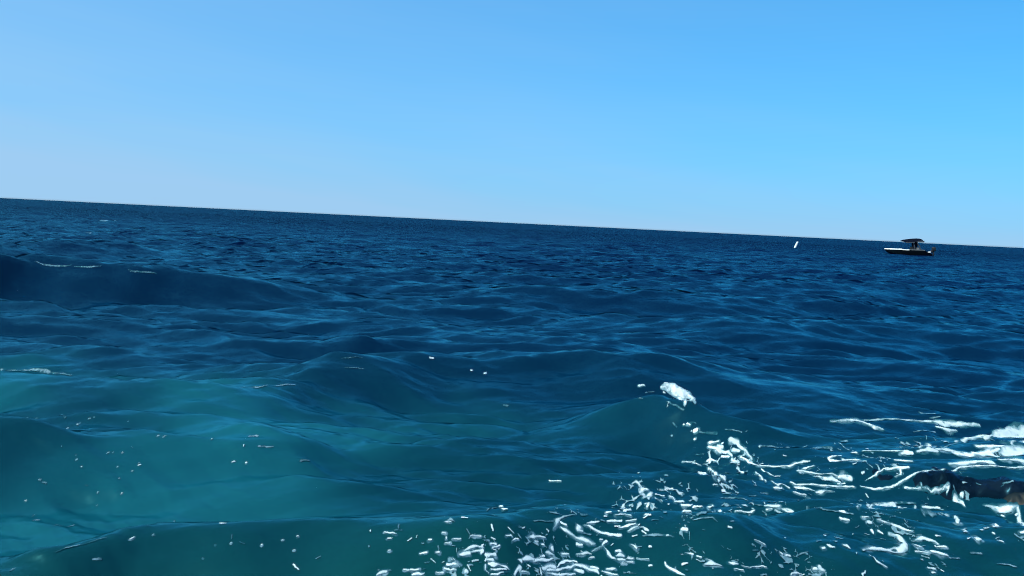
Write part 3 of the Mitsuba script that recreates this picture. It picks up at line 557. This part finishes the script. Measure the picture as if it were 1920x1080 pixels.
    ('t',0.4,[(4.474,9.506,0.005),(4.616,9.441,0.0067)]),
    ('t',0.82,[(4.526,9.363,0.0066),(4.648,9.383,0.0083)]),
    ('t',0.9,[(5.327,9.262,0.0085),(5.494,9.261,0.0171)]),
    ('t',0.78,[(4.16,8.92,0.0047),(4.441,9.051,0.0064)]),
    ('t',0.27,[(3.369,6.896,0.0049),(3.445,7.0,0.005),(3.682,7.246,0.0039),(3.752,7.269,0.0052)]),
    ('t',0.78,[(1.961,5.583,0.0039),(1.799,4.893,0.0051)]),
    ('t',0.9,[(1.824,4.877,0.0034),(1.913,4.874,0.0034),(1.97,4.865,0.0034)]),
    ('t',0.9,[(1.841,7.321,0.0036),(1.962,7.268,0.0048)]),
    ('t',0.82,[(3.395,6.259,0.0034),(3.416,6.226,0.0046)]),
    ('t',0.9,[(3.552,6.199,0.0046),(3.609,6.17,0.0046)]),
    ('c',0.64,[(1.649,9.395,0.0146),(1.727,9.41,0.0341),(1.802,9.397,0.0584),(1.873,9.357,0.0583),(1.94,9.359,0.0438),(1.965,9.283,0.0339),(1.631,7.644,0.0159)]),
    ('c',0.9,[(1.793,9.328,0.029),(1.843,9.28,0.0289),(1.553,7.633,0.0119)]),
    ('c',0.8,[(1.671,9.342,0.0116),(1.689,9.331,0.0077)]),
    ('c',0.64,[(1.694,9.453,0.0117),(1.719,9.456,0.0117)]),
    ('f',0.83,[(1.398,9.347,0.0075),(1.463,9.37,0.009)]),
    ('f',0.9,[(1.556,7.501,0.0092),(1.574,7.476,0.0073)]),
    ('f',0.9,[(1.595,7.363,0.0066),(1.603,7.359,0.0066)]),
    ('f',0.9,[(1.525,7.513,0.0049),(1.531,7.508,0.0049)]),
    ('t',0.89,[(1.418,7.75,0.0044),(1.467,7.684,0.0062),(1.517,7.615,0.0074),(1.542,7.598,0.0031)]),
    ('t',0.86,[(1.185,7.902,0.0038),(1.223,7.892,0.0044)]),
    ('t',0.79,[(1.465,9.294,0.003),(1.564,9.327,0.003)]),
    ('t',0.9,[(1.591,7.494,0.0049),(1.624,7.465,0.0049)]),
    ('t',0.9,[(1.423,7.488,0.0061),(1.43,7.482,0.0061)]),
    ('f',0.2,[(-3.284,6.556,0.0035),(-3.28,6.567,0.0031)]),
    ('f',0.9,[(-3.271,6.859,0.0036),(-3.261,6.86,0.0032)]),
    ('f',0.9,[(-3.231,6.863,0.002),(-3.226,6.864,0.0018)]),
    ('f',0.27,[(-3.314,6.796,0.002),(-3.315,6.81,0.0018)]),
    ('f',0.52,[(-2.42,6.092,0.0027),(-2.414,6.094,0.0024)]),
    ('f',0.65,[(-2.379,6.079,0.0033),(-2.371,6.083,0.003)]),
    ('f',0.56,[(-2.369,6.098,0.0018),(-2.366,6.101,0.0016)]),
    ('f',0.9,[(-2.596,5.924,0.0026),(-2.589,5.926,0.0024)]),
    ('f',0.9,[(-2.564,5.782,0.0022),(-2.559,5.784,0.0019)]),
    ('f',0.9,[(-2.866,5.835,0.0018),(-2.862,5.837,0.0016)]),
    ('f',0.9,[(-2.847,5.802,0.0022),(-2.841,5.803,0.002)]),
    ('f',0.9,[(-2.787,5.747,0.0024),(-2.781,5.749,0.0022)]),
    ('f',0.9,[(-2.456,5.764,0.0024),(-2.451,5.766,0.0021)]),
    ('f',0.66,[(-2.508,5.684,0.0023),(-2.504,5.688,0.0021)]),
    ('f',0.9,[(-2.6,5.584,0.0021),(-2.595,5.586,0.0019)]),
    ('f',0.9,[(-2.443,5.578,0.0021),(-2.437,5.579,0.0019)]),
    ('f',0.9,[(-3.028,5.515,0.0028),(-3.021,5.516,0.0025)]),
    ('f',0.27,[(-2.902,5.384,0.0021),(-2.899,5.387,0.0019)]),
    ('f',0.2,[(-2.793,5.211,0.0022),(-2.8,5.234,0.002)]),
    ('f',0.9,[(-1.59,3.969,0.0016),(-1.586,3.971,0.0015)]),
    ('f',0.61,[(-2.051,6.106,0.002),(-2.046,6.108,0.0018)]),
    ('f',0.9,[(-1.296,3.947,0.0015),(-1.293,3.947,0.0013)]),
    ('f',0.9,[(-1.228,3.954,0.0017),(-1.224,3.955,0.0016)]),
    ('f',0.9,[(-1.093,3.973,0.0019),(-1.088,3.975,0.0017)]),
    ('f',0.9,[(-1.01,4.022,0.0019),(-1.005,4.024,0.0017)]),
    ('f',0.9,[(-0.949,4.055,0.0025),(-0.942,4.058,0.0022)]),
    ('f',0.9,[(-0.948,3.985,0.0017),(-0.943,3.987,0.0016)]),
    ('f',0.9,[(-1.334,3.891,0.0014),(-1.33,3.891,0.0013)]),
    ('f',0.39,[(-2.084,3.703,0.0018),(-2.08,3.703,0.0016)]),
    ('f',0.85,[(-2.956,6.842,0.002),(-2.951,6.844,0.0018)]),
    ('f',0.9,[(-1.759,5.945,0.0034),(-1.749,5.946,0.0031)]),
    ('f',0.9,[(-1.679,3.926,0.0018),(-1.672,3.937,0.0028),(-1.663,3.944,0.0018)]),
    ('f',0.9,[(-1.849,5.938,0.004),(-1.833,5.946,0.004)]),
    ('t',0.9,[(-1.782,3.792,0.0028),(-1.751,3.808,0.0035)]),
    ('t',0.9,[(-1.709,6.055,0.0041),(-1.609,6.095,0.0051)]),
    ('t',0.55,[(-1.402,6.02,0.005),(-1.347,6.048,0.005)]),
    ('t',0.23,[(-1.82,6.217,0.0042),(-1.761,6.23,0.0042)]),
    ('t',0.42,[(-1.638,4.026,0.0014),(-1.993,5.296,0.0028)]),
    ('t',0.26,[(-2.416,7.883,0.002),(-2.228,8.012,0.004),(-1.994,8.249,0.0041)]),
    ('t',0.2,[(-3.454,6.057,0.0011),(-3.855,7.171,0.0033),(-3.458,6.876,0.0018)]),
    ('t',0.5,[(-2.618,5.075,0.0019),(-2.532,5.155,0.0024)]),
    ('f',0.88,[(-0.852,9.569,0.0106),(-0.821,9.572,0.0091)]),
    ('f',0.81,[(-0.403,9.53,0.0091),(-0.384,9.53,0.0076)]),
    ('f',0.4,[(-0.257,9.545,0.0091),(-0.24,9.554,0.0091)]),
    ('f',0.8,[(1.403,9.349,0.0075),(1.453,9.373,0.0105)]),
    ('t',0.9,[(-1.712,9.009,0.0022),(-1.641,9.018,0.0044),(-1.504,9.071,0.0029)]),
    ('t',0.57,[(-1.64,8.837,0.0029),(-1.462,8.897,0.0043)]),
    ('t',0.8,[(-0.031,8.712,0.007),(0.013,8.707,0.007)]),
    ('t',0.2,[(-40.754,87.153,0.0376),(-40.082,87.21,0.06),(-41.345,91.96,0.0315)]),
    ('t',0.9,[(-8.87,16.696,0.0074),(-8.609,16.779,0.0148),(-8.392,16.816,0.0074)]),
    ('t',0.9,[(-8.272,16.78,0.0073),(-8.001,16.778,0.0131),(-7.856,16.901,0.0058)]),
    ('t',0.9,[(-7.288,16.886,0.0101),(-7.081,16.92,0.0086),(-6.845,17.011,0.0072)]),
    ('t',0.21,[(-24.175,50.005,0.0217),(-23.859,49.973,0.0217)]),
    ('t',0.35,[(-5.647,9.758,0.0054),(-5.271,9.614,0.007),(-4.97,9.56,0.006),(-4.729,9.505,0.0034)]),
    ('t',0.9,[(-9.037,16.726,0.0067),(-8.834,16.677,0.0078),(-8.583,16.777,0.0066)]),
    ('t',0.88,[(-8.312,16.791,0.0066),(-8.075,16.774,0.0077),(-7.904,16.841,0.0055)]),
    ('t',0.9,[(-7.351,16.914,0.0065),(-7.21,16.885,0.0076),(-6.877,17.006,0.0054)]),
    ('t',0.75,[(-1.934,3.763,0.0021),(-1.848,3.837,0.0021),(-1.773,3.906,0.0016)]),
]
# </foam data>


def streak(kind, k, pts, cell, lift, lacy=.10):
    """froth lying on the water: the field r - distance, ragged by noise, cut at zero and domed"""
    p = np.array(pts, float)
    if len(p) == 1:
        p = np.vstack([p, p + [1e-3, 0, 0]])
    m = p[:, 2].max() * 1.5
    gx, gy = np.arange(p[:, 0].min() - m, p[:, 0].max() + m + cell, cell), np.arange(p[:, 1].min() - m / k, p[:, 1].max() + m / k + cell / k, cell / k)
    GX, GY = np.meshgrid(gx, gy, indexing='ij')
    r0 = p[:, 2].mean()
    e = max(r0, .006)
    WX = GX + 1.3 * e * n2(GX / (2.6 * e), GY * k / (2.6 * e), 51) + .3 * e * n2(GX / (.8 * e), GY * k / (.8 * e), 52)
    WY = GY + (1.3 * e * n2(GX / (2.6 * e), GY * k / (2.6 * e), 53) + .3 * e * n2(GX / (.8 * e), GY * k / (.8 * e), 54)) / k
    f = np.full_like(GX, -1.0)
    swing = .62 + .9 * meshkit.noise(np.stack([GX / (4.5 * e), GY * k / (4.5 * e), 0 * GX + .2], -1), 58)     # streaks swell and thin out along their length
    for a, b in zip(p[:-1], p[1:]):
        ux, uy = b[0] - a[0], (b[1] - a[1]) * k
        L = ux * ux + uy * uy + 1e-12
        t = np.clip(((WX - a[0]) * ux + (WY - a[1]) * k * uy) / L, 0, 1)
        d = np.hypot(WX - a[0] - t * ux, (WY - a[1]) * k - t * uy)
        f = np.maximum(f, (a[2] * (1 - t) + b[2] * t) * swing - d)
    f = f * .92 + .25 * e * n2(GX / (.5 * e), GY * k / (.5 * e), 55)
    if True:                                   # bubbles burst first in the middle of the wider patches
        lace = np.abs(meshkit.noise(np.stack([GX / .038 + 1.3 * n2(GX / .09, GY * k / .09, 59), GY * k / .026, 0 * GX + .5], -1), 57) - .5)
        f = f - np.maximum(lace - .11, 0) * lacy * sstep(.005, .016, f)
    return froth_mesh(kind, GX, GY, f, max(.75 * p[:, 2].max(), .002), lift)


def froth_mesh(kind, GX, GY, f, full_at, lift):
    """the part of the grid where f > 0 as a sheet lying on whatever is there, water or rock"""
    a_, b_ = GX.shape
    ii = np.arange(a_ * b_).reshape(a_, b_)
    tri = np.vstack([np.stack([ii[:-1, :-1], ii[1:, :-1], ii[1:, 1:]], -1).reshape(-1, 3), np.stack([ii[:-1, :-1], ii[1:, 1:], ii[:-1, 1:]], -1).reshape(-1, 3)])
    F_, XY = f.ravel(), np.stack([GX.ravel(), GY.ravel()], -1)
    cnt = (F_[tri] > 0).sum(1)
    P, V = [], []
    full = tri[cnt == 3]
    P.append(XY[full]); V.append(F_[full])

    def cut(i, j):
        u = (F_[i] / (F_[i] - F_[j]))[:, None]
        return XY[i] * (1 - u) + XY[j] * u
    for c in (1, 2):
        t3 = tri[cnt == c]
        if not len(t3):
            continue
        odd = (F_[t3] > 0) if c == 1 else (F_[t3] <= 0)
        s0 = odd.argmax(1)
        o, q, r_ = (t3[np.arange(len(t3)), (s0 + z) % 3] for z in (0, 1, 2))
        A, B, zero = cut(o, q), cut(o, r_), np.zeros(len(t3))
        if c == 1:
            P.append(np.stack([XY[o], A, B], 1)); V.append(np.stack([F_[o], zero, zero], 1))
        else:
            P.append(np.stack([A, XY[q], XY[r_]], 1)); V.append(np.stack([zero, F_[q], F_[r_]], 1))
            P.append(np.stack([A, XY[r_], B], 1)); V.append(np.stack([zero, F_[r_], zero], 1))
    P, V = np.concatenate(P).reshape(-1, 2), np.concatenate(V).ravel()
    if not len(P):
        return None
    far = np.hypot(P[:, 0], P[:, 1])
    z = np.maximum(np.maximum(sea_height(P[:, 0], P[:, 1], float(far.mean()) * .0052), rock_height(P[:, 0], P[:, 1])), boulder_height(P[:, 0], P[:, 1]))
    lump = meshkit.fbm(np.stack([P[:, 0] / .03, P[:, 1] / .03, 0 * P[:, 0]], -1), 3, 61)
    if kind == 'c':
        z = z + .005 + np.minimum(V * .7, .045) * (.5 + lump)
    elif kind == 'n':
        z = z + .0045
    elif kind == 'f':
        z = z + .004 + lift + np.minimum(V * .25, .003) * (.45 + 1.1 * lump)
    else:
        z = z + .003 + lift
    key = np.round(P / 1e-5).astype(np.int64)
    _, first, inv = np.unique(key, axis=0, return_index=True, return_inverse=True)
    # uv: how thick the froth is here, and how dense this streak is as a whole
    uv = np.column_stack([V / full_at, np.full(len(V), {'c': 1.0, 'f': .55 + .45 * foam_rng.random(), 'n': .30, 't': .3}[kind])])
    return np.column_stack([P, z])[first], inv.reshape(-1, 3), uv[first]


foam_rng = np.random.default_rng(5)
flecks = []
for kind, k, pts in FOAM:                           # stray flecks around the streaks
    if kind == 'f' and pts[0][1] < 9 and len(pts) > 1:
        for _ in range(foam_rng.integers(0, 3)):
            q = pts[foam_rng.integers(len(pts))]
            s_ = foam_rng.normal(0, 1, 2) * [.09, .14]
            w_ = foam_rng.uniform(.0015, .0055)
            flecks.append(('f' if foam_rng.random() < .5 else 't', k, [(q[0] + s_[0], q[1] + s_[1], w_), (q[0] + s_[0] + foam_rng.uniform(.0, .03), q[1] + s_[1] + foam_rng.normal(0, .015), w_ * .8)]))
for _ in range(9):                                  # spray and crumbs of froth thrown ahead of the breaking crest
    x_, y_, w_ = 1.50 + foam_rng.normal(0, .10), 7.70 + foam_rng.normal(0, .14), foam_rng.uniform(.002, .008)
    flecks.append(('f', .75, [(x_, y_, w_), (x_ + foam_rng.uniform(0, .03), y_ + foam_rng.normal(0, .02), w_ * .7)]))
froth, film = [], []
for i, (kind, k, pts) in enumerate(FOAM + flecks):
    dist = math.hypot(pts[0][0], pts[0][1])
    mesh = streak(kind, k, pts, max(dist / 1663 * 1.0, .0028), .0002 * (i % 9))
    if mesh is not None and len(mesh[1]):
        (film if kind == 't' else froth).append(mesh)
    if kind == 'f' and pts[0][1] < 9.5 and i < len(FOAM):   # a rim of spent, see-through film round the froth
        rim = streak('t', k, [(x, y, r * 1.5 + .003) for x, y, r in pts], max(dist / 1663 * 1.3, .0035), -.0022, .03)
        if rim is not None and len(rim[1]):
            film.append(rim)


# lace: the network of fine threads that spent foam leaves between its streaks
ends = np.array([(x, y) for kind, k, pts in FOAM if kind == 'f' and len(pts) > 1 for x, y, r in pts if y < 9])
ends_tree = cKDTree(ends * [1, .6])
for x0, x1, y0, y1, ky, pitch, reach in [(-.75, 1.3, 3.55, 4.85, .80, .022, .06), (1.0, 3.1, 4.2, 5.6, .75, .025, .07), (.6, 3.4, 5.4, 7.2, .38, .032, .11), (1.9, 4.6, 7.0, 8.6, .30, .034, .20)]:
    step = max(.0030, y0 / 1663 * .85)
    GX, GY = np.meshgrid(np.arange(x0, x1, step), np.arange(y0, y1, step / ky), indexing='ij')
    U = np.stack([.55 * (GX + .05 * n2(GX / .12, GY / .12, 71)), ky * (GY + .05 * n2(GX / .12, GY / .12, 72))], -1)
    lo, hi = np.array([.55 * (x0 - .2), ky * (y0 - .2)]), np.array([.55 * (x1 + .2), ky * (y1 + .2)])
    seeds = foam_rng.uniform(lo, hi, (int(np.prod(hi - lo) / pitch ** 2), 2))
    d2 = cKDTree(seeds).query(U.reshape(-1, 2), k=2)[0].reshape(GX.shape + (2,))
    near = np.exp(-(ends_tree.query(np.stack([GX, GY * .6], -1).reshape(-1, 2))[0].reshape(GX.shape) / reach) ** 2)
    patchy = meshkit.fbm(np.stack([GX / .16, GY * ky / .10, 0 * GX + .1], -1), 3, 73)
    torn = meshkit.noise(np.stack([GX / .022, GY * ky / .014, 0 * GX + .1], -1), 74)      # the threads are torn
    wide = (.0016 if y1 < 6 else .0036) * near * sstep(.46, .70, patchy) * sstep(.30, .75, torn) - .0004
    mesh = froth_mesh('n', GX, GY, wide - (d2[..., 1] - d2[..., 0]) * .35, .0030, 0.0)
    if mesh is not None:
        froth.append(mesh)


def joined(parts):
    at = np.cumsum([0] + [len(p[0]) for p in parts])
    return (np.vstack([p[0] for p in parts]), np.vstack([p[1] + o for p, o in zip(parts, at)])), np.vstack([p[2] for p in parts])


def froth_colour(p, n, uv):
    a = mikit.fbm(p.x * 45, p.y * 30, p.z * 45, 3)
    t = mikit.smoothstep(-.05, .8, uv.x + .7 * (a - .5)) * (.30 + .70 * uv.y) * (.75 + .5 * a)
    return mikit.mix((.10, .22, .27), (.70, .76, .78), dr.clip(t, 0, 1))


def film_colour(p, n, uv):
    a = mikit.fbm(p.x * 40, p.y * 20, 0.0, 3)
    t = mikit.smoothstep(0.0, .85, uv.x) * mikit.smoothstep(.2, .8, a)
    return mikit.mix((.004, .06, .085), (.20, .33, .40), t)


scene['froth_material'] = {'type': 'twosided', 'bsdf': {'type': 'principled', 'base_color': mikit.proc(froth_colour), 'roughness': .7, 'specular': .25}}
scene['film_material'] = {'type': 'twosided', 'bsdf': {'type': 'principled', 'base_color': mikit.proc(film_colour), 'roughness': .14, 'specular': .2}}
if froth:
    scene['sea_foam'] = mikit.ply(joined(froth)[0], 'froth_material', smooth=True, uv=joined(froth)[1])
    labels['sea_foam'] = {'kind': 'stuff', 'label': 'white foam in streaks and flecks on the water', 'category': 'foam'}
    scene['foam_film'] = mikit.ply(joined(film)[0], 'film_material', smooth=True, uv=joined(film)[1])
    labels['foam_film'] = {'kind': 'stuff', 'label': 'thin bluish film of spent foam on the water', 'category': 'foam'}

# ------------------------------------------------------------------ the motorboat: bow towards -x in its own frame
BOAT = T().translate([54.75, 123.2, -.08]).rotate([0, 0, 1], -24).rotate([0, 1, 0], -3.0).scale([.88, .9, 1.0])
xs = np.array([-3.55, -3.3, -2.8, -2.0, -1.0, 0.2, 1.5, 2.35, 2.7, 3.3])
beam = np.array([.03, .30, .62, .92, 1.10, 1.18, 1.18, 1.15, 1.13, 1.08])
sheer = np.array([1.00, 1.00, .98, .94, .90, .86, .82, .78, .52, .34])
keel = np.array([.84, .58, .30, .06, -.14, -.34, -.34, -.32, -.31, -.28])
hull = []
for x, b, s, k in zip(xs, beam, sheer, keel):
    ch = k + (s - k) * .38
    hull.append([(x, -b, s), (x, -b * .97, s - (s - k) * .3), (x, -b * .86, ch), (x, -b * .45, k + (ch - k) * .45), (x, 0, k), (x, b * .45, k + (ch - k) * .45), (x, b * .86, ch), (x, b * .97, s - (s - k) * .3), (x, b, s)])
entry('motorboat__hull', loft(hull), 'hull_paint', 25, BOAT)


def gunwale(x0, x1, w, z0, z1, inner=.16):
    xx = np.linspace(x0, x1, 24)
    b, s = np.interp(xx, xs, beam), np.interp(xx, xs, sheer)
    parts = []
    for side in (-1, 1):
        sec = [[(x, side * (bb + w), ss + z0), (x, side * (bb + w), ss + z1), (x, side * max(bb - inner, .0), ss + z1 + .02), (x, side * max(bb - inner, .0), ss + z0)] for x, bb, ss in zip(xx, b, s)]
        parts.append(loft(sec))
    return trimesh.util.concatenate(parts)


entry('motorboat__bow_gunwale', gunwale(-3.58, .05, .04, -.07, .05), 'white_gelcoat', 25, BOAT)
entry('motorboat__stern_gunwale', gunwale(.055, 2.3, .03, -.03, .04), 'grey_vinyl', 25, BOAT)
deck = [[(x, -b * .96, s + .012), (x, b * .96, s + .012), (x, b * .9, s + .06 + .03), (x, -b * .9, s + .06 + .03)] for x, b, s in zip(xs[:5], beam[:5], sheer[:5])]
entry('motorboat__foredeck', loft(deck), 'white_gelcoat', 25, BOAT)
entry('motorboat__console', trimesh.util.concatenate([rbox((.45, .4, .95), (.7, .7, .7), .08), rbox((.45, -.45, .92), (.6, .55, .6), .08)]), 'black_plastic', 30, BOAT)
entry('motorboat__helm_curtain', rbox((.80, 0, 1.45), (.85, 1.1, 1.1), .12), 'dark_canvas', 30, BOAT)
ws = [[(-.25 + .35 * t, y * (1 - .1 * t), 1.0 + .45 * t) for y in (-.95, -.5, .5, .95)] + [(-.22 + .35 * t, y * (1 - .1 * t), 1.0 + .45 * t) for y in (.93, .48, -.48, -.93)] for t in (0, .5, 1)]
entry('motorboat__windscreen', loft(ws), 'tinted_screen', 25, BOAT)
for i, (x, y) in enumerate([(1.25, .5), (1.25, -.5)]):
    k = 'motorboat__seat' + ('' if i == 0 else '_001')
    entry(k, trimesh.util.concatenate([rbox((x, y, .95), (.5, .5, .4), .08), rbox((x + .28, y, 1.25), (.14, .5, .5), .06)]), 'grey_vinyl', 30, BOAT)
entry('motorboat__sun_pad', rbox((2.92, -.45, .53), (.42, 1.1, .18), .07), 'white_gelcoat', 30, BOAT)
labels['motorboat__sun_pad'] = {'label': 'white pad across the stern'}
for i, sy in enumerate((-1, 1)):
    k = 'motorboat__tower_leg' + ('' if i == 0 else '_001')
    entry(k, trimesh.util.concatenate([tube([(.9, sy * 1.06, .85), (.75, sy * .98, 1.5), (.55, sy * .9, 2.12)], .09), tube([(1.75, sy * 1.06, .85), (1.35, sy * .98, 1.5), (1.05, sy * .9, 2.12)], .08)]), 'dark_metal', 30, BOAT)
entry('motorboat__tower_bar', trimesh.util.concatenate([tube([(.55, -.9, 2.12), (.55, .9, 2.12)], .05), tube([(1.05, -.9, 2.12), (1.05, .9, 2.12)], .05)]), 'dark_metal', 30, BOAT)
can = []
for x, z, th in [(-1.25, 2.04, .05), (-.95, 2.00, .20), (-.45, 1.88, .40), (.15, 1.86, .48), (.66, 1.93, .46), (1.1, 1.97, .42), (1.5, 1.97, .38), (1.8, 1.97, .30), (2.0, 1.95, .16)]:
    can.append([(x, y, z + .05 * (1 - (y / 1.1) ** 2) + dz * th) for dz, ys in ((0, (-1.1, -.5, .5, 1.1)), (1, (1.1, .5, -.5, -1.1))) for y in ys])
entry('motorboat__canopy', loft(can), 'dark_canvas', 40, BOAT)
for i, sy in enumerate((-1, 1)):
    k = 'motorboat__board_rack' + ('' if i == 0 else '_001')
    entry(k, trimesh.util.concatenate([tube([(1.0, sy * .95, 1.98), (1.25, sy * 1.3, 1.95)], .04), rbox((1.75, sy * 1.32, 1.98), (.85, .12, .22), .05), tube([(.6, sy * .92, 1.95), (.7, sy * 1.3, 1.86)], .04), rbox((.2, sy * 1.3, 1.86), (1.3, .10, .16), .045)]), 'dark_metal', 30, BOAT)
entry('motorboat__outboard_motor', trimesh.util.concatenate([rbox((3.55, 0, .95), (.62, .46, .62), .14), rbox((3.5, 0, .45), (.24, .16, .9), .06), rbox((3.25, 0, .62), (.3, .4, .3), .05), rbox((3.5, 0, -.12), (.5, .12, .14), .05)]), 'black_plastic', 30, BOAT)
labels['motorboat'] = {'label': 'dark hulled motorboat with white bow rail and dark canopy, anchored near the horizon', 'category': 'boat'}

# ------------------------------------------------------------------ the marker buoy, leaning to the right
BUOY = T().translate([43.0, 136.3, 0]).rotate([0, 1, 0], 22)
prof = np.array([(0, -.55), (.10, -.55), (.155, -.45), (.155, .98), (.15, 1.05), (.12, 1.10), (.05, 1.13), (0, 1.135)])
entry('marker_buoy__float', trimesh.creation.revolve(prof, sections=28), 'buoy_white', 40, BUOY)
entry('marker_buoy__band', trimesh.creation.revolve(np.array([(.150, .62), (.161, .62), (.161, .74), (.150, .74)]), sections=28), 'buoy_band', 40, BUOY)
entry('marker_buoy__top_eye', trimesh.creation.torus(.05, .014, transform=trimesh.transformations.rotation_matrix(math.pi / 2, [1, 0, 0], None) , major_sections=20, minor_sections=8).apply_translation([0, 0, 1.17]), 'buoy_band', 40, BUOY)
labels['marker_buoy'] = {'label': 'white cylindrical marker buoy leaning to the right on the open sea', 'category': 'buoy'}
